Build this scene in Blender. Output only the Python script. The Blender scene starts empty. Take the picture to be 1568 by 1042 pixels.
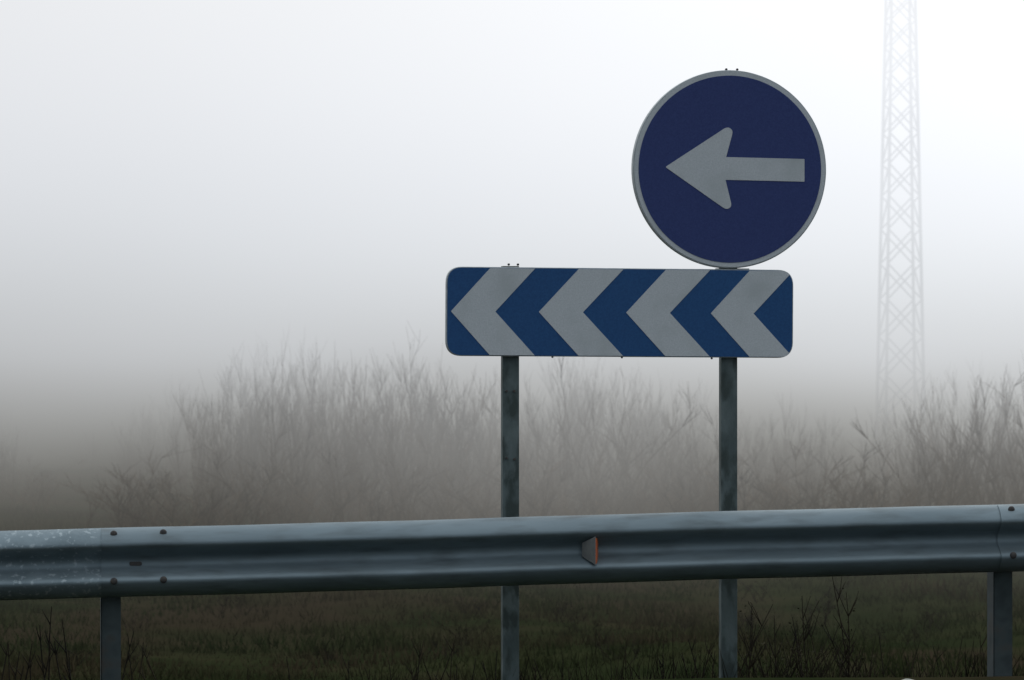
import bpy, math, random
import numpy as np
from mathutils import Vector, Matrix
random.seed(7); rng=np.random.default_rng(11)
sc=bpy.context.scene
sc.view_settings.view_transform='Standard'; sc.view_settings.look='None'; sc.view_settings.exposure=0
F=6120.0; CH=1.54
def P(px,py,D): return Vector(((px-784)/F*D, D, CH-(py-521)/F*D))
def link(o): sc.collection.objects.link(o); return o
def empty(name,loc=(0,0,0),rz=0,ry=0):
    e=bpy.data.objects.new(name,None); e.location=loc; e.rotation_euler=(0,ry,rz); e.empty_display_size=.2; return link(e)

# ---------------- materials
def mat(name,c1,c2=None,scale=8,rough=.6,metal=0,detail=6,ramp=(.35,.65),bump=0,bscale=60,stretch=None,spec=.5,c3=None,s3=3,r3=(.5,.7)):
    m=bpy.data.materials.new(name); m.use_nodes=True; n=m.node_tree.nodes; l=m.node_tree.links
    b=n['Principled BSDF']; b.inputs['Roughness'].default_value=rough; b.inputs['Metallic'].default_value=metal
    b.inputs['Specular IOR Level'].default_value=spec
    tc=n.new('ShaderNodeTexCoord'); mp=n.new('ShaderNodeMapping'); l.new(tc.outputs['Object'],mp.inputs[0])
    if stretch: mp.inputs['Scale'].default_value=stretch
    def noise(s,d=detail):
        t=n.new('ShaderNodeTexNoise'); t.inputs['Scale'].default_value=s; t.inputs['Detail'].default_value=d; l.new(mp.outputs[0],t.inputs[0]); return t
    def mr(t,a,bb):
        r=n.new('ShaderNodeMapRange'); r.inputs[1].default_value=a; r.inputs[2].default_value=bb; l.new(t.outputs[0],r.inputs[0]); return r
    def mix(fac,a,bb):
        x=n.new('ShaderNodeMix'); x.data_type='RGBA'; l.new(fac.outputs[0],x.inputs[0])
        for i,v in ((6,a),(7,bb)):
            if hasattr(v,'outputs'): l.new(v.outputs[2],x.inputs[i])
            else: x.inputs[i].default_value=(*v,1)
        return x
    if c2:
        x=mix(mr(noise(scale),*ramp),c1,c2)
        if c3: x=mix(mr(noise(s3,6),*r3),x,c3)
        l.new(x.outputs[2],b.inputs['Base Color'])
    else: b.inputs['Base Color'].default_value=(*c1,1)
    if bump:
        t=noise(bscale,3); bp=n.new('ShaderNodeBump'); bp.inputs['Strength'].default_value=bump; bp.inputs['Distance'].default_value=.01
        l.new(t.outputs[0],bp.inputs['Height']); l.new(bp.outputs[0],b.inputs['Normal'])
    return m
M_white=mat('retro_white',(.36,.39,.41),(.46,.49,.51),scale=160,rough=.5,ramp=(.3,.7),c3=(.33,.36,.37),s3=5,r3=(.5,.8),spec=.3)
M_blueR=mat('retro_blue_dark',(.018,.032,.120),(.026,.043,.148),scale=160,rough=.5,spec=.28)
M_blueC=mat('retro_blue',(.008,.052,.155),(.012,.067,.185),scale=120,rough=.5,spec=.28)
M_alu=mat('aluminium_edge',(.26,.29,.30),(.36,.39,.40),scale=20,rough=.5,metal=.3)
M_galv=mat('galvanised_post',(.055,.076,.077),(.10,.128,.13),scale=14,rough=.65,metal=.1,bump=.15,bscale=90,stretch=(1,1,.5),c3=(.036,.050,.048),s3=16,r3=(.48,.62),spec=.3)
M_rail=mat('galvanised_beam',(.125,.165,.185),(.165,.212,.235),scale=5,rough=.56,metal=.5,bump=.05,bscale=70,stretch=(.25,1,1),c3=(.10,.128,.14),s3=20,r3=(.46,.72),spec=.4)
M_railW=mat('corroded_beam',(.125,.165,.185),(.165,.212,.235),scale=8,rough=.56,metal=.5,bump=.15,bscale=80,c3=(.27,.32,.34),s3=42,r3=(.57,.68),spec=.4)
M_dark=mat('post_dark',(.022,.032,.034),(.045,.06,.063),scale=10,rough=.65,metal=.1,c3=(.045,.032,.022),s3=5,r3=(.6,.75),spec=.3)
M_bolt=mat('bolt_steel',(.03,.03,.033),(.06,.052,.045),scale=60,rough=.6,metal=.3)
M_orange=mat('reflector_orange',(.45,.09,.02),(.55,.12,.03),scale=60,rough=.35)
M_plast=mat('reflector_housing',(.09,.095,.095),(.13,.135,.13),scale=30,rough=.6)
M_twig=mat('twig_bark',(.052,.038,.024),(.098,.070,.044),scale=.8,rough=.9,spec=.05)
M_weed=mat('dry_weed',(.008,.0075,.006),(.024,.019,.012),scale=4,rough=.9,spec=.05)
M_leaf=mat('bramble_leaf',(.016,.017,.009),(.035,.032,.016),scale=20,rough=.8,spec=.1)
M_grass=mat('grass',(.018,.028,.010),(.038,.045,.018),scale=.5,rough=1,c3=(.048,.038,.022),s3=.35,r3=(.45,.65),spec=0)
M_ground=mat('ground_soil_grass',(.014,.020,.008),(.026,.029,.013),scale=.6,rough=1,bump=.6,bscale=6,c3=(.030,.024,.015),s3=.3,r3=(.45,.65),spec=0)
M_asph=mat('asphalt',(.045,.045,.047),(.06,.06,.062),scale=40,rough=.9,bump=.3,bscale=200)
M_paint=mat('road_paint',(.6,.6,.58),(.75,.75,.73),scale=20,rough=.7)
M_pyl=mat('pylon_steel',(.12,.125,.13),(.16,.165,.17),scale=3,rough=.7,spec=.2)
M_rock=mat('pale_rock',(.30,.30,.28),(.42,.42,.39),scale=30,rough=.9,bump=.4,bscale=80)

# ---------------- mesh accumulators
class A:
    def __init__(s): s.v=[]; s.f=[]
    def add(s,vs,fs):
        o=len(s.v); s.v+= [tuple(v) for v in vs]; s.f+=[tuple(i+o for i in f) for f in fs]
    def box(s,c,d):
        x,y,z=c; a,b,e=d[0]/2,d[1]/2,d[2]/2
        vs=[(x+i*a,y+j*b,z+k*e) for i in(-1,1) for j in(-1,1) for k in(-1,1)]
        s.add(vs,[(0,1,3,2),(4,6,7,5),(0,4,5,1),(2,3,7,6),(0,2,6,4),(1,5,7,3)])
    def prism(s,poly,y0,y1):   # poly in (x,z), extruded along y
        n=len(poly); vs=[(p[0],y0,p[1]) for p in poly]+[(p[0],y1,p[1]) for p in poly]
        s.add(vs,[tuple(range(n)),tuple(range(2*n-1,n-1,-1))]+[(i,i+n,(i+1)%n+n,(i+1)%n) for i in range(n)])
    def bar(s,a,b,w):
        a=Vector(a);b=Vector(b); d=(b-a).normalized(); u=d.cross(Vector((0,0,1)) if abs(d.z)<.9 else Vector((1,0,0))).normalized(); v=d.cross(u)
        vs=[p+u*i*w/2+v*j*w/2 for p in(a,b) for i,j in((-1,-1),(1,-1),(1,1),(-1,1))]
        s.add(vs,[(0,1,2,3),(7,6,5,4)]+[(i,i+4,(i+1)%4+4,(i+1)%4) for i in range(4)])
    def tube(s,pts,rad,sides=5):
        o=[];pts=[Vector(p) for p in pts]
        for i,p in enumerate(pts):
            d=(pts[min(i+1,len(pts)-1)]-pts[max(i-1,0)]).normalized(); u=d.cross(Vector((0.3,1,.1))).normalized(); v=d.cross(u)
            for k in range(sides):
                t=2*math.pi*k/sides; o.append(p+(u*math.cos(t)+v*math.sin(t))*rad[i])
        fs=[(i*sides+k,i*sides+(k+1)%sides,(i+1)*sides+(k+1)%sides,(i+1)*sides+k) for i in range(len(pts)-1) for k in range(sides)]
        s.add(o,fs)
    def obj(s,name,m,parent=None,smooth=False,bevel=0):
        me=bpy.data.meshes.new(name); me.from_pydata(s.v,[],s.f); me.update()
        import bmesh
        bm=bmesh.new(); bm.from_mesh(me); bmesh.ops.recalc_face_normals(bm,faces=bm.faces[:]); bm.to_mesh(me); bm.free()
        if smooth: me.polygons.foreach_set('use_smooth',[True]*len(me.polygons))
        me.materials.append(m); ob=link(bpy.data.objects.new(name,me))
        if parent: ob.parent=parent
        if bevel:
            b=ob.modifiers.new('b','BEVEL'); b.width=bevel; b.segments=2; b.limit_method='ANGLE'
        return ob
def np_mesh(name,V,Fq,m,parent=None):
    me=bpy.data.meshes.new(name); k=Fq.shape[1]
    me.vertices.add(len(V)); me.vertices.foreach_set('co',V.astype(np.float32).ravel())
    me.loops.add(Fq.size); me.loops.foreach_set('vertex_index',Fq.astype(np.int32).ravel())
    me.polygons.add(len(Fq)); me.polygons.foreach_set('loop_start',np.arange(0,Fq.size,k,dtype=np.int32))
    me.update(calc_edges=True); me.validate(); me.materials.append(m)
    o=link(bpy.data.objects.new(name,me)); 
    if parent:o.parent=parent
    return o
def fillet(poly,rs,seg=6):
    out=[];n=len(poly)
    for i in range(n):
        r=rs[i] if isinstance(rs,(list,tuple)) else rs
        p=Vector(poly[i]); a=Vector(poly[i-1]); b=Vector(poly[(i+1)%n])
        if r<=0: out.append(tuple(p)); continue
        da=(a-p).normalized(); db=(b-p).normalized(); ra=min(r,(a-p).length*.45); rb=min(r,(b-p).length*.45)
        p0=p+da*ra;p1=p+db*rb
        for k in range(seg+1):
            t=k/seg; out.append(tuple(p0*(1-t)**2+p*2*t*(1-t)+p1*t*t))
    return out

# ---------------- terrain
def gz(x,y):
    e=18.12+.123*x if abs(x)<40 else 18.12+.123*40*np.sign(x)
    t=y-e
    if t<=0: return 0.0
    if t<4.5: return -1.5*(0.5*(t/4.5)+0.5*(1-math.cos(math.pi*t/4.5))/2) if t>1 else -.30*t
    return -1.5
xs=np.concatenate([np.linspace(-1500,-40,12),np.linspace(-36,36,73),np.linspace(40,1500,12)])
ys=np.concatenate([np.linspace(-400,-10,8),np.linspace(-6,16,8),np.linspace(17,26,37),np.linspace(27,120,90),np.linspace(130,3000,20)])
V=[];Fc=[]
for j,y in enumerate(ys):
    for i,x in enumerate(xs):
        z=gz(x,y)
        if y>23: z+= .07*math.sin(x*.9+y*.33)+.05*math.sin(x*.37-y*.51+1)+random.uniform(-.03,.03)
        V.append((x,y,z))
nx=len(xs)
for j in range(len(ys)-1):
    for i in range(nx-1): Fc.append((j*nx+i,j*nx+i+1,(j+1)*nx+i+1,(j+1)*nx+i))
g=np_mesh('ground',np.array(V),np.array(Fc),M_ground)
g.data.polygons.foreach_set('use_smooth',[True]*len(g.data.polygons))
# road
def sheet(name,y0,y1,z,m,dash=None):
    a=A(); s=.123
    segs=[(-38,38)] if not dash else [(k,k+dash[0]) for k in np.arange(-36,36,dash[1])]
    for x0,x1 in segs: a.add([(x0,y0+s*x0,z),(x1,y0+s*x1,z),(x1,y1+s*x1,z),(x0,y1+s*x0,z)],[(0,1,2,3)])
    return a.obj(name,m)
sheet('road',6.0,16.6,.004,M_asph); 
e=empty('road_markings')
for n,a0,a1,d in (('edge_line',16.0,16.15,None),('lane_line',11.3,11.42,(2,5.5)),('edge_line_far',6.5,6.65,None)):
    o=sheet(n,a0,a1,.008,M_paint,d); o.parent=e

# ---------------- chevron sign
S=330.8; YAW=math.radians(10)
cy=math.cos(YAW)
def post(a,x,zt,zb,y0=.036):
    w=.077
    pr=[(-w/2,0),(w/2,0),(w/2,.05),(w/2-.016,.05),(w/2-.016,.046),(w/2-.004,.046),(w/2-.004,.004),(-w/2+.004,.004),(-w/2+.004,.046),(-w/2+.016,.046),(-w/2+.016,.05),(-w/2,.05)]
    n=len(pr); vs=[(x+p[0],y0+p[1],z) for z in(zt,zb) for p in pr]
    a.add(vs,[(i,i+n,(i+1)%n+n,(i+1)%n) for i in range(n)]+[(0,1,6,7),(1,2,5,6),(2,3,4,5),(0,7,8,11),(8,9,10,11)])
def bolts(lst,y,r,name,par,m=M_bolt):
    a=A()
    for x,z in lst:
        ring=[(x+r*math.cos(t),z+r*math.sin(t)) for t in [k*math.pi/3+.3 for k in range(6)]]
        a.prism(ring,y-.008,y+.002)
    return a.obj(name,m,par,bevel=.001)
ROLL=math.radians(.38)
cc=P(951,479,18.5)
E=empty('chevron_traffic_sign',cc,YAW)
Pn=empty('panel_group',(0,0,0),0,ROLL); Pn.parent=E
def L(px,py,c=(949.5,479)): return ((px-c[0])/S/cy*1.006,(c[1]-py)/S)
W=534/S/cy/2; H=.2055
def rr(W,H,r): return fillet([(-W,-H),(W,-H),(W,H),(-W,H)],r,8)
def clampRR(p,W,H,r):
    x,z=p; x=max(-W,min(W,x)); z=max(-H,min(H,z)); cx_=W-r; cz=H-r
    if abs(x)>cx_ and abs(z)>cz:
        dx,dz=abs(x)-cx_,abs(z)-cz; d=math.hypot(dx,dz)
        if d>r: x=math.copysign(cx_+dx*r/d,x); z=math.copysign(cz+dz*r/d,z)
    return (x,z)
a=A(); a.prism(rr(W,H,.075),0,.03); a.obj('panel_tray',M_alu,Pn,bevel=.003)
a=A(); a.prism(rr(W-.005,H-.004,.07),-.003,.001); a.obj('blue_face',M_blueC,Pn)
a=A()
h=H-.005; 
for tx,tl,inn in ((691,750,758),(824,884.5,891),(957,1017.5,1024),(1087,1147,1153)):
    t=L(tx,479)[0]; l1=L(tl,479)[0]; i1=L(inn,479)[0]; r1=l1+(i1-t)+.003
    pl=[(t,0),(l1,h),(r1,h),(i1,0),(r1,-h),(l1,-h)]
    if tl>1100:
        dn=[]
        for i in range(6):
            p,q=pl[i],pl[(i+1)%6]
            for k in range(24): dn.append(clampRR((p[0]+(q[0]-p[0])*k/24,p[1]+(q[1]-p[1])*k/24),W-.010,h,.045))
        pl=dn
    a.prism(pl,-.0055,-.0025)
a.obj('white_chevrons',M_white,Pn)
def post_obj(px,pytop,E,c,name):
    x=(px-c[0])/S/cy; zt=(c[1]-pytop)/S; base=-E.location.z-.45
    a=A(); post(a,x,zt,base); return a.obj(name,M_galv,E,bevel=.002),x
c1=(949.5,479)
post_obj(783,408,E,c1,'post_left')
bolts([((x-c1[0])/S/cy,(479-z)/S) for x,z in ((776,599),(787.5,599),(776,701),(788,703))],.036,.0065,'post_bolts',E)
bolts([((778-c1[0])/S/cy,(479-407)/S),((792-c1[0])/S/cy,(479-407)/S)],.02,.006,'top_bolts',Pn)
bolts([(L(846,547)[0],-H-.002),(L(952,547)[0],-H-.002),(L(1090,547)[0],-H-.004)],.015,.005,'rivets',Pn)
a=A()
for px in (783,1120):
    for z in (-.12,.12): a.box(((px-c1[0])/S/cy,.062,z),(.14,.062,.035))
a.obj('rear_clamps',M_alu,Pn,bevel=.002)

# ---------------- round sign
c2=(1117.5,259.5)
cc2=P(*c2,18.5+ (1117.5-949.5)/S*math.tan(YAW)) 
E2=empty('round_arrow_traffic_sign',cc2,YAW)
R=.461
def circ(r,n=128): return [(r*math.cos(2*math.pi*k/n),r*math.sin(2*math.pi*k/n)) for k in range(n)]
a=A(); a.prism(circ(R),-.004,.034); a.obj('disc_tray',M_alu,E2,bevel=.003)
a=A(); a.prism(circ(R-.006),-.007,-.002); a.obj('white_border',M_white,E2)
a=A(); a.prism(circ(R-.026),-.009,-.004); a.obj('blue_disc',M_blueR,E2)
arrow=[(1017,257),(1113,194),(1122,200),(1111,241),(1233,243),(1233,278),(1110,276),(1120,317),(1111,322)]
arrow=[((p[0]-c2[0])/S/cy,(c2[1]-p[1])/S) for p in arrow]
a=A(); a.prism(fillet(arrow,[0.008,.022,.022,0,0.003,.003,0,.022,.022],6),-.0115,-.006); a.obj('white_arrow',M_white,E2)
a=A(); x=(1119.5-c2[0])/S/cy; post(a,x,(259.5-108)/S,-cc2.z-.6); a.obj('post',M_galv,E2,bevel=.002)
bolts([((1113-c2[0])/S/cy,R+.004),((1130-c2[0])/S/cy,R+.004)],.016,.006,'top_bolts',E2)
a=A(); a.box((x+.01,.018,-R-.006),(.16,.02,.012)); 
for z in(-.25,.25): a.box((x,.064,z),(.14,.056,.035))
a.obj('clamps',M_alu,E2,bevel=.002)

# ---------------- guard rail
RY=math.radians(7); sl=.0215
def rail_t(px):
    k=(px-784)/F; return k*18/(math.cos(RY)-k*math.sin(RY))
ER=empty('guard_rail',(0,18.08,.738),RY)
prof=[(0,0),(-.018,-.008),(-.036,-.018),(-.052,-.031),(-.066,-.047),(-.076,-.062),(-.080,-.073),(-.077,-.083),(-.062,-.095),(-.040,-.109),(-.018,-.124),(-.006,-.134),(-.001,-.144),(0,-.155)]
prof=prof+[(y,-.31-z) for y,z in prof[::-1][1:]]
pz_=np.array([-p[1] for p in prof]); py_=np.array([p[0] for p in prof])
ys_=lambda z: float(np.interp(-z,pz_,py_))
t0=rail_t(152); t1=rail_t(1530); step=t1-t0
def beam(ta,tb,name,m):
    a=A(); N=24; k=len(prof); th=.003
    rows=[]
    for i in range(N+1):
        t=ta+(tb-ta)*i/N; off=-.004+.008*i/N; wob=.0015*math.sin(t*2.1)+.0008*math.sin(t*7+1)
        for (y,z) in prof: rows.append((t,y+off+wob,z+sl*t+wob))
    n=len(rows); back=[(v[0],v[1]+th,v[2]) for v in rows]
    fs=[(i*k+j,(i+1)*k+j,(i+1)*k+j+1,i*k+j+1) for i in range(N) for j in range(k-1)]
    fb=[tuple(q+n for q in f[::-1]) for f in fs]
    e=[(j,j+1,j+1+n,j+n) for j in range(k-1)]+[(N*k+j,N*k+j+n,N*k+j+1+n,N*k+j+1) for j in range(k-1)]
    e+=[(i*k,i*k+n,(i+1)*k+n,(i+1)*k) for i in range(N)]+[(i*k+k-1,(i+1)*k+k-1,(i+1)*k+k-1+n,i*k+k-1+n) for i in range(N)]
    a.add(rows+back,fs+fb+e); o=a.obj(name,m,ER,smooth=True)
    o.modifiers.new('es','EDGE_SPLIT').split_angle=math.radians(60)
bl=[];pa=A();sp=A()
for i in range(-4,5):
    ts=t0+i*step
    beam(ts,ts+step+.32,'beam_%d'%(i+5),M_railW if i==-1 else M_rail)
    for dt in (.055,.275):
        for z in (-.024,-.232): bl.append((ts+dt,z))
    x=ts+.045; w=.09
    zt=sl*x-.03; zb=-1.15
    pa.box((x-w/2+.003,.13,(zt+zb)/2),(.006,.12,zt-zb)); pa.box((x,.073,(zt+zb)/2),(w-.001,.006,zt-zb)); pa.box((x,.187,(zt+zb)/2),(w-.001,.006,zt-zb))
    sp.box((x,.036,sl*x-.155),(.07,.064,.2))
pa.obj('rail_posts',M_dark,ER); sp.obj('spacer_blocks',M_dark,ER,bevel=.004)
import bmesh
bm=bmesh.new()
for t,z in bl:
    y=ys_(z)-.006
    bmesh.ops.create_uvsphere(bm,u_segments=12,v_segments=8,radius=.016,matrix=Matrix.Translation((t,y,z+sl*t))@Matrix.Diagonal((1,.45,1,1)))
me=bpy.data.meshes.new('rail_bolts'); bm.to_mesh(me); bm.free(); me.materials.append(M_bolt); o=link(bpy.data.objects.new('rail_bolts',me)); o.parent=ER
tt=rail_t(205); a=A(); a.prism(fillet([(tt-.028,-.152+sl*tt),(tt+.028,-.152+sl*tt),(tt+.028,-.17+sl*tt),(tt-.028,-.17+sl*tt)],.009),-.010,-.003); a.obj('slot_washer',M_bolt,ER)
tr=rail_t(908); zr=sl*tr
a=A()
vs=[(tr-.053,-.03,zr-.124),(tr-.053,-.03,zr-.186),(tr,-.10,zr-.222),(tr,-.10,zr-.092),(tr-.047,.0,zr-.126),(tr-.047,.0,zr-.184),(tr+.006,.0,zr-.215),(tr+.006,.0,zr-.10)]
a.add(vs,[(0,1,2,3),(4,7,6,5),(0,3,7,4),(1,5,6,2),(0,4,5,1),(3,2,6,7)]); a.obj('reflector_housing',M_plast,ER,bevel=.002)
a=A(); a.add([(tr+.003,-.096,zr-.10),(tr+.003,-.096,zr-.214),(tr+.024,-.012,zr-.206),(tr+.024,-.012,zr-.108),(tr,-.098,zr-.097),(tr,-.098,zr-.217),(tr+.012,-.006,zr-.21),(tr+.012,-.006,zr-.104)],[(0,1,2,3),(4,7,6,5),(0,3,7,4),(1,5,6,2),(0,4,5,1),(3,2,6,7)])
a.obj('reflector_lens',M_orange,ER)

# ---------------- pylon
DP=104; pb=P(1379,676,DP); EP=empty('lattice_pylon',(pb.x,DP,-1.5))
a=A(); HT=23
def hw(z): return (1.06-(1.06-.63)*min(z/12,1.35))/2
rotp=math.radians(8)
def cr(z,i):
    w=hw(z); c=[(-1,-1),(1,-1),(1,1),(-1,1)][i%4]; x,y=c[0]*w,c[1]*w
    return (x*math.cos(rotp)-y*math.sin(rotp),x*math.sin(rotp)+y*math.cos(rotp),z)
z=0;lv=[0]
while z<HT: z+=hw(z)*2*1.02; lv.append(z)
for i in range(4):
    for z0,z1 in zip(lv[:-1],lv[1:]):
        a.bar(cr(z0,i),cr(z1,i),.072); a.bar(cr(z0,i),cr(z1,i+1),.038)
        if i%2==0: a.bar(cr(z0,i+1),cr(z1,i),.038)
for zz,wd in ((17,2.0),(19.3,1.6),(21.6,1.2)):
    for s in(-1,1):
        for k in (0,.5): a.bar((0,0,zz+k),(s*wd,0,zz),.05)
    a.bar((0,0,zz),(0,-.01,zz+.6),.05)
a.bar((0,0,lv[-1]),(0,0,lv[-1]+1.2),.06)
a.obj('lattice',M_pyl,EP)
a=A()
for zo,yo in ((0,0),(.55,1.5)):
    pts=[];A0=Vector((pb.x-1.2,DP,15.5+zo*3))
    for k in range(41):
        x=A0.x-k*1.8; u=(x+50)/(A0.x+50)
        zc=9.2+zo*.8+(A0.z-9.2-zo*.8)*max(0,u)**2.6 if x>-50 else 9.2+zo*.8
        pts.append((x,DP+yo,zc))
    a.tube(pts,[.013]*41,4)
a.obj('power_line',M_pyl)

# ---------------- twiggy plants
class T:
    def __init__(s): s.P=[];s.Q=[];s.n=0
    def tube(s,p0,d,L,r0,r1,seg,bend,wig,rg):
        pts=[p0];d=d/np.linalg.norm(d)
        for i in range(seg):
            d=d+np.array([0,0,bend/seg])+rg.normal(0,wig,3); d/=np.linalg.norm(d); pts.append(pts[-1]+d*L/seg)
        u=np.cross(d,[.3,.9,.1]);u/=np.linalg.norm(u);v=np.cross(d,u)
        ring=[np.cos(t)*u+np.sin(t)*v for t in (0,2.094,4.189)]
        for i,p in enumerate(pts):
            r=r0+(r1-r0)*i/seg
            for q in ring: s.P.append(p+q*r)
        o=s.n
        for i in range(seg):
            for k in range(3): s.Q.append((o+i*3+k,o+i*3+(k+1)%3,o+i*3+3+(k+1)%3,o+i*3+3+k))
        s.n+=3*(seg+1); return pts
    def arr(s): return np.array(s.P),np.array(s.Q)
def shrub(rg,stems,twigs,lean,fine=1.0,thick=1.0,bend=.25,wig=.07):
    t=T()
    for i in range(stems):
        az=rg.uniform(0,6.283); ln=abs(rg.normal(0,lean)); d=np.array([math.cos(az)*ln,math.sin(az)*ln,1])
        p0=np.array([rg.normal(0,.12),rg.normal(0,.12),0]); Ls=rg.uniform(.5,1.0)
        pts=t.tube(p0,d,Ls,.0050*thick,.0009*thick,6,bend,wig,rg)
        for k in range(twigs):
            j=rg.integers(1,6); az2=rg.uniform(0,6.283); dd=(pts[j+1]-pts[j])
            dd=dd/np.linalg.norm(dd)+.45*np.array([math.cos(az2),math.sin(az2),rg.uniform(-.1,.5)])
            tw=t.tube(pts[j],dd,rg.uniform(.15,.38)*(1.15-j/9),.0022*thick,.0008*thick,3,bend*2,.09,rg)
            for q in range(2):
                jj=rg.integers(0,3); az3=rg.uniform(0,6.283)
                d3=(tw[jj+1]-tw[jj]); d3=d3/np.linalg.norm(d3)+.5*np.array([math.cos(az3),math.sin(az3),.4])
                t.tube(tw[jj],d3,rg.uniform(.06,.16),.0013*fine*thick,.0007*fine*thick,2,.3,.08,rg)
    return t.arr()
VAR=[shrub(np.random.default_rng(100+i),13,7,.20) for i in range(8)]
VARB=[shrub(np.random.default_rng(200+i),7,8,.40,1,1.25,-.05,.12) for i in range(5)]
def place(items,name,m):
    Vs=[];Qs=[];o=0
    for (var,x,y,z,h,w,r) in items:
        Vv,Q=var; c,s=math.cos(r),math.sin(r)
        X=np.stack([(Vv[:,0]*c-Vv[:,1]*s)*w+x,(Vv[:,0]*s+Vv[:,1]*c)*w+y,Vv[:,2]*h+z],1)
        Vs.append(X);Qs.append(Q+o);o+=len(Vv)
    return np_mesh(name,np.concatenate(Vs),np.concatenate(Qs),m)
tx=[-200,0,60,110,200,240,330,430,520,600,635,700,780,870,960,1060,1130,1210,1290,1400,1480,1568,1760]
ty=[620,635,650,665,620,590,555,530,560,550,530,560,600,545,550,580,620,595,640,600,560,545,540]
items=[]
def addrow(Dm,Dj,pxs,lift,vs,wmul=1.0,jit=70):
    for px in pxs:
        D=Dm+rng.uniform(-Dj,Dj); px=px+rng.uniform(-12,12); top=np.interp(px,tx,ty)+lift+rng.uniform(-8,jit)
        q=P(px,top,D); h=q.z+1.5
        if h<.4: continue
        v=vs[rng.integers(len(vs))]; items.append((v,q.x,D,-1.52,h*1.08,h*wmul*rng.uniform(.8,1.15),rng.uniform(0,6.28)))
addrow(69,4,np.arange(320,800,17),-5,VAR)
addrow(84,5,np.arange(190,1800,24),0,VAR)
addrow(63,2,np.arange(440,790,40),45,VARB)
addrow(64,3,np.arange(810,1130,27),-8,VARB,1,90)
addrow(73,3,np.arange(810,1420,25),15,VAR)
addrow(60,3,np.arange(1430,1700,28),0,VARB)
addrow(67,3,np.arange(1420,1700,24),0,VAR)
addrow(94,5,np.arange(-100,330,20),0,VAR)
addrow(78,3,np.arange(-100,60,30),10,VAR)
q=P(634,482,68); items.append((shrub(np.random.default_rng(5),2,7,.05,1,1.0),q.x,68,-1.5,q.z+1.5,1.6,1))
# low dark understorey at the foot of the thicket
for px in np.arange(180,1700,20):
    D=rng.uniform(57,66); q=P(px+rng.uniform(-12,12),rng.uniform(655,715),D); h=q.z+1.5
    items.append((VARB[rng.integers(5)],q.x,D,-1.52,h,h*1.9,rng.uniform(0,6.28)))
for i in range(70):
    D=rng.uniform(66,100); x=rng.uniform(-.145,.145)*D; h=rng.uniform(.5,1.1)
    items.append((VARB[rng.integers(4)],x,D,-1.52,h,h*1.8,rng.uniform(0,6.28)))
place(items,'shrub_thicket',M_twig)

def blades(n,xf,yr,hr,wr,name,m,per=5,sp=.06):
    y=rng.uniform(0,1,n)**1.2*(yr[1]-yr[0])+yr[0]; x=rng.uniform(-1,1,n)*(xf*y+1.5)
    cl=.5+.5*np.sin(x*1.1+y*.7)*np.sin(x*.43-y*.31+2); hs=.55+.9*cl
    x=np.repeat(x,per)+rng.normal(0,sp,n*per); y=np.repeat(y,per)+rng.normal(0,sp,n*per); hs=np.repeat(hs,per)
    z=np.array([gz(a,b) for a,b in zip(x,y)])-.06
    z+=np.where(y>23,.07*np.sin(x*.9+y*.33)+.05*np.sin(x*.37-y*.51+1),0)
    h=rng.uniform(*hr,n*per)*hs+.06; w=rng.uniform(*wr,n*per); th=rng.uniform(0,6.28,n*per); ln=rng.normal(0,.35,n*per)*h; l2=rng.normal(0,.35,n*per)*h
    c,s=np.cos(th)*w/2,np.sin(th)*w/2*.5
    Vv=np.empty((n*per,3,3)); Vv[:,0]=np.stack([x-c,y-s,z],1); Vv[:,1]=np.stack([x+c,y+s,z],1); Vv[:,2]=np.stack([x+ln,y+l2,z+h],1)
    return np_mesh(name,Vv.reshape(-1,3),np.arange(n*per*3).reshape(-1,3),m)
blades(26000,.14,(30,72),(.03,.12),(.012,.03),'field_grass',M_grass)
blades(2500,.14,(18.5,24),(.08,.3),(.004,.009),'verge_grass',M_weed,per=5,sp=.05)
its=[]
for i in range(60):
    D=rng.uniform(36,56); x=rng.uniform(-.14,.14)*D; h=rng.uniform(.15,.40)
    its.append((VARB[rng.integers(5)],x,D,-1.5,h,h*2.2,rng.uniform(0,6.28)))
place(its,'field_weeds',M_weed)

def weed(name,pxs,tops,D,lean=.15,side=3,leaves=0,r=.005,m=M_weed):
    t=T(); rg=np.random.default_rng(int(pxs[0])+3); lv=[]
    for px,py in zip(pxs,tops):
        d=D+rg.uniform(-.25,.25); q=P(px,py,d); zb=gz(q.x,d)-.03; h=q.z-zb
        lx=rg.normal(0,lean)
        p0=np.array([q.x-lx*h*.7,d,zb]); pts=t.tube(p0,np.array([lx,rg.normal(0,.05),1]),h*1.03,r,r*.35,7,.1,.035,rg)
        for k in range(side):
            j=rg.integers(3,7); az=rg.choice([-1,1]); tw=t.tube(pts[j],np.array([az*rg.uniform(.3,.7),rg.normal(0,.3),1]),h*rg.uniform(.08,.22),r*.55,r*.25,3,.2,.08,rg)
            lv+=tw[1:]
        lv+=pts[4:]
    Vv,Q=t.arr(); o=np_mesh(name,Vv,Q,m)
    if leaves:
        X=[]
        for p in lv:
            for k in range(leaves):
                c=p+rg.normal(0,.018,3); u=rg.normal(0,1,3);u/=np.linalg.norm(u);v=np.cross(u,rg.normal(0,1,3));v/=np.linalg.norm(v); s=rg.uniform(.004,.010)
                X+= [c-u*s,c+v*s*.5,c+u*s,c-v*s*.5]
        np_mesh('leaves',np.array(X),np.arange(len(X)).reshape(-1,4),M_leaf,o)
    return o
weed('dry_weed_clump',[8,22,38,52,66,78,92,97,104,60,30,15],[985,1000,985,1010,990,935,985,950,1000,960,1020,990],19.0,r=.007)
weed('dry_weed_clump',[182,196,205,214,226,233],[1000,965,1000,985,1010,980],19.2,lean=.3,r=.006)
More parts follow.
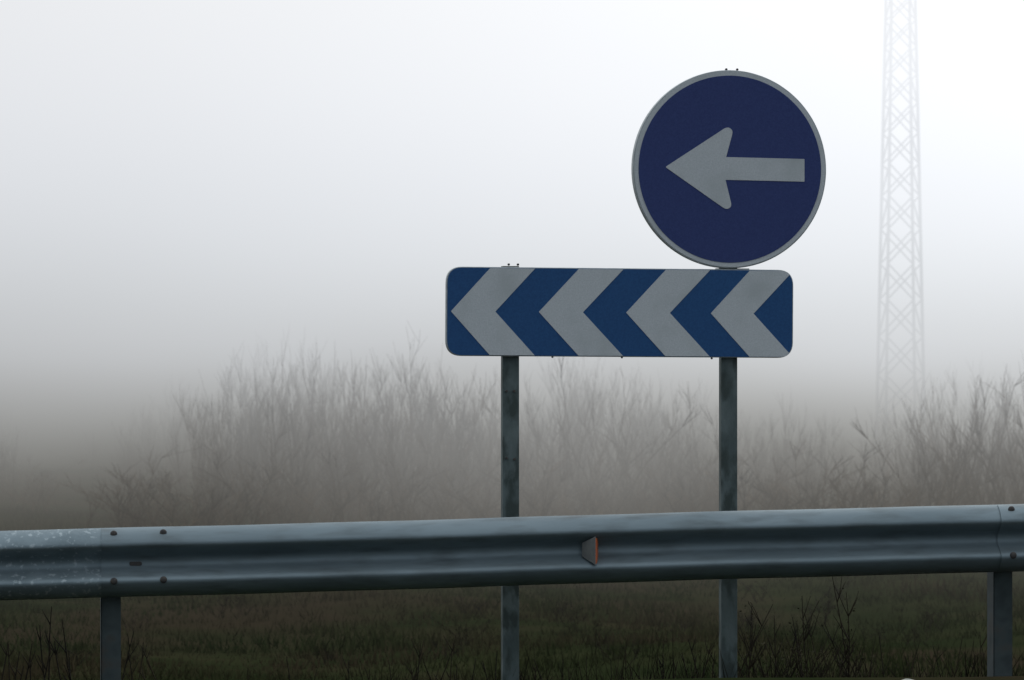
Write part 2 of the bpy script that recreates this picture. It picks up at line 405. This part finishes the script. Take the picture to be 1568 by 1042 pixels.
weed('dry_weed_clump',[380,440,470,530,560],[1025,1010,1025,1015,1025],19.6)
weed('dry_weed_clump',[606,618,632,640,668,684,690,700,720],[1015,1000,1020,990,1010,965,1000,1020,1010],19.5,r=.006)
weed('dry_weed_clump',[745,760,800,815,830],[1010,1000,1015,1020,1005],19.3,r=.006)
weed('dry_weed_clump',[1012,1022,1036,1050,1060,1068,1077,1090,1098],[1010,990,1015,1000,1020,980,985,1000,1020],19.2,lean=.25,r=.006)
weed('bramble_bush',list(range(1130,1330,9))+[1150,1250,1252,1285,1288,1180],[990,950,1000,970,930,1000,960,990,965,1000,985,960,950,940,960,970,930,960,950,965,975,990,1010]+[905,890,920,885,910,950],20.2,lean=.4,side=8,leaves=1,r=.006)
weed('dry_weed_clump',list(range(1335,1570,13)),[1000+int(30*math.sin(i*2.3)) for i in range(19)],19.8,lean=.3,side=4)
weed('dry_weed_clump',list(range(860,1000,16)),[1015+int(12*math.sin(i*1.9)) for i in range(9)],20,lean=.2,side=4)
bm=bmesh.new(); bmesh.ops.create_icosphere(bm,subdivisions=3,radius=1)
for v in bm.verts: v.co*=1+.12*math.sin(v.co.x*5+v.co.y*3)+.08*math.sin(v.co.z*7+v.co.x*4)
me=bpy.data.meshes.new('rock'); bm.to_mesh(me); bm.free(); me.materials.append(M_rock)
o=link(bpy.data.objects.new('rock',me)); q=P(1385,1050,17.85); o.location=(q.x,17.85,-.005); o.scale=(.07,.05,.028)
me.polygons.foreach_set('use_smooth',[True]*len(me.polygons))

# ---------------- fog bank over the field, its emission standing in for scattered light
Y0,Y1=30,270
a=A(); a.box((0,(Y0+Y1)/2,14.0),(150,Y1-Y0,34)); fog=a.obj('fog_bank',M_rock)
m=bpy.data.materials.new('fog_glow_volume'); m.use_nodes=True; n=m.node_tree.nodes; l=m.node_tree.links; n.clear()
out=n.new('ShaderNodeOutputMaterial'); tc=n.new('ShaderNodeTexCoord'); sx=n.new('ShaderNodeSeparateXYZ'); l.new(tc.outputs['Object'],sx.inputs[0])
def MR(src,a,b,c,d,sm=False):
    r=n.new('ShaderNodeMapRange'); l.new(src,r.inputs[0]); 
    if sm: r.interpolation_type='SMOOTHSTEP'
    for i,v in enumerate((a,b,c,d)): r.inputs[i+1].default_value=v
    return r.outputs[0]
def MA(op,a,b):
    r=n.new('ShaderNodeMath'); r.operation=op
    for i,v in enumerate((a,b)):
        if isinstance(v,(int,float)): r.inputs[i].default_value=v
        else: l.new(v,r.inputs[i])
    return r.outputs[0]
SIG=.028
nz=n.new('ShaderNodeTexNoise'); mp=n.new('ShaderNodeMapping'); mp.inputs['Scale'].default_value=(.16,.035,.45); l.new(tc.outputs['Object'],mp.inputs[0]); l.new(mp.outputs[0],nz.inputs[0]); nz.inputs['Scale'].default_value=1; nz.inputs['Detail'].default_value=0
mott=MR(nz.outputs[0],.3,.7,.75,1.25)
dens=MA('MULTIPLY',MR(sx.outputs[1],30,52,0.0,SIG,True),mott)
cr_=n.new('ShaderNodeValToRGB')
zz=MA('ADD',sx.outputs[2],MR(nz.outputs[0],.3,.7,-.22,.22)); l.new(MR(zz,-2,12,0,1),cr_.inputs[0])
stops=[(-1.6,(.085,.083,.073)),(-.6,(.24,.236,.220)),(.4,(.42,.425,.42)),(1.4,(.575,.59,.605)),(3.0,(.735,.76,.79)),(5.0,(.86,.885,.93)),(7.5,(.95,.968,1.0)),(11.5,(1.0,1.0,1.0))]  # haze brightness painted by height: dim near the ground, bright above
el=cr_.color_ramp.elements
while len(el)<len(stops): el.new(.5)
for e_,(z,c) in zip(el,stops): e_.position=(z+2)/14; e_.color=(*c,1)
hx=MR(sx.outputs[0],-13,13,.82,1.20)  # fog glow painted stronger to the right, the sun side
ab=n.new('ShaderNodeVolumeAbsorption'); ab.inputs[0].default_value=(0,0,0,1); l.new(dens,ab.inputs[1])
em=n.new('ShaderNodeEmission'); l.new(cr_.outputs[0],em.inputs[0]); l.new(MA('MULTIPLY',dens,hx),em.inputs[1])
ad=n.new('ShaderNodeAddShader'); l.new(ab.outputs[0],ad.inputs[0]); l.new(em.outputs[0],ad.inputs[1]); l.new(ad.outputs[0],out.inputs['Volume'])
m.cycles.volume_step_rate=1.4
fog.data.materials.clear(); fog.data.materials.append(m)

# ---------------- world + sun
w=bpy.data.worlds.new('World'); sc.world=w; w.use_nodes=True; n=w.node_tree.nodes; l=w.node_tree.links
bg=n['Background']; sk=n.new('ShaderNodeTexSky'); sk.sky_type='NISHITA'; sk.sun_disc=False
SE,SR=math.radians(35),math.radians(20)
sk.sun_elevation=SE; sk.sun_rotation=SR; bg.inputs[1].default_value=.05
bg2=n.new('ShaderNodeBackground'); tc=n.new('ShaderNodeTexCoord'); sx=n.new('ShaderNodeSeparateXYZ'); l.new(tc.outputs['Generated'],sx.inputs[0])
hy=MR(sx.outputs[1],-1,1,.06,.75); up=MR(sx.outputs[2],0.05,.9,0,1)
r=MA('ADD',hy,MA('MULTIPLY',up,.88))
bg2.inputs[0].default_value=(.93,.965,.98,1); l.new(r,bg2.inputs[1])
ad=n.new('ShaderNodeAddShader'); l.new(sk.outputs[0],bg.inputs[0]); l.new(bg.outputs[0],ad.inputs[0]); l.new(bg2.outputs[0],ad.inputs[1]); l.new(ad.outputs[0],n['World Output'].inputs[0])
sd=bpy.data.lights.new('sun','SUN'); sd.energy=.7; sd.angle=math.radians(18); sd.color=(1,.96,.9); so=link(bpy.data.objects.new('sun',sd))
dirv=Vector((math.sin(SR)*math.cos(SE),math.cos(SR)*math.cos(SE),math.sin(SE))); so.rotation_euler=dirv.to_track_quat('Z','Y').to_euler()
# ---------------- camera
cd=bpy.data.cameras.new('camera'); cd.lens=36*F/1568; cd.sensor_width=36; cd.clip_end=6000; co=link(bpy.data.objects.new('camera',cd))
co.location=(0,0,CH); co.rotation_euler=(math.pi/2,0,0); cd.dof.use_dof=True; cd.dof.focus_distance=18.3; cd.dof.aperture_fstop=9
sc.camera=co
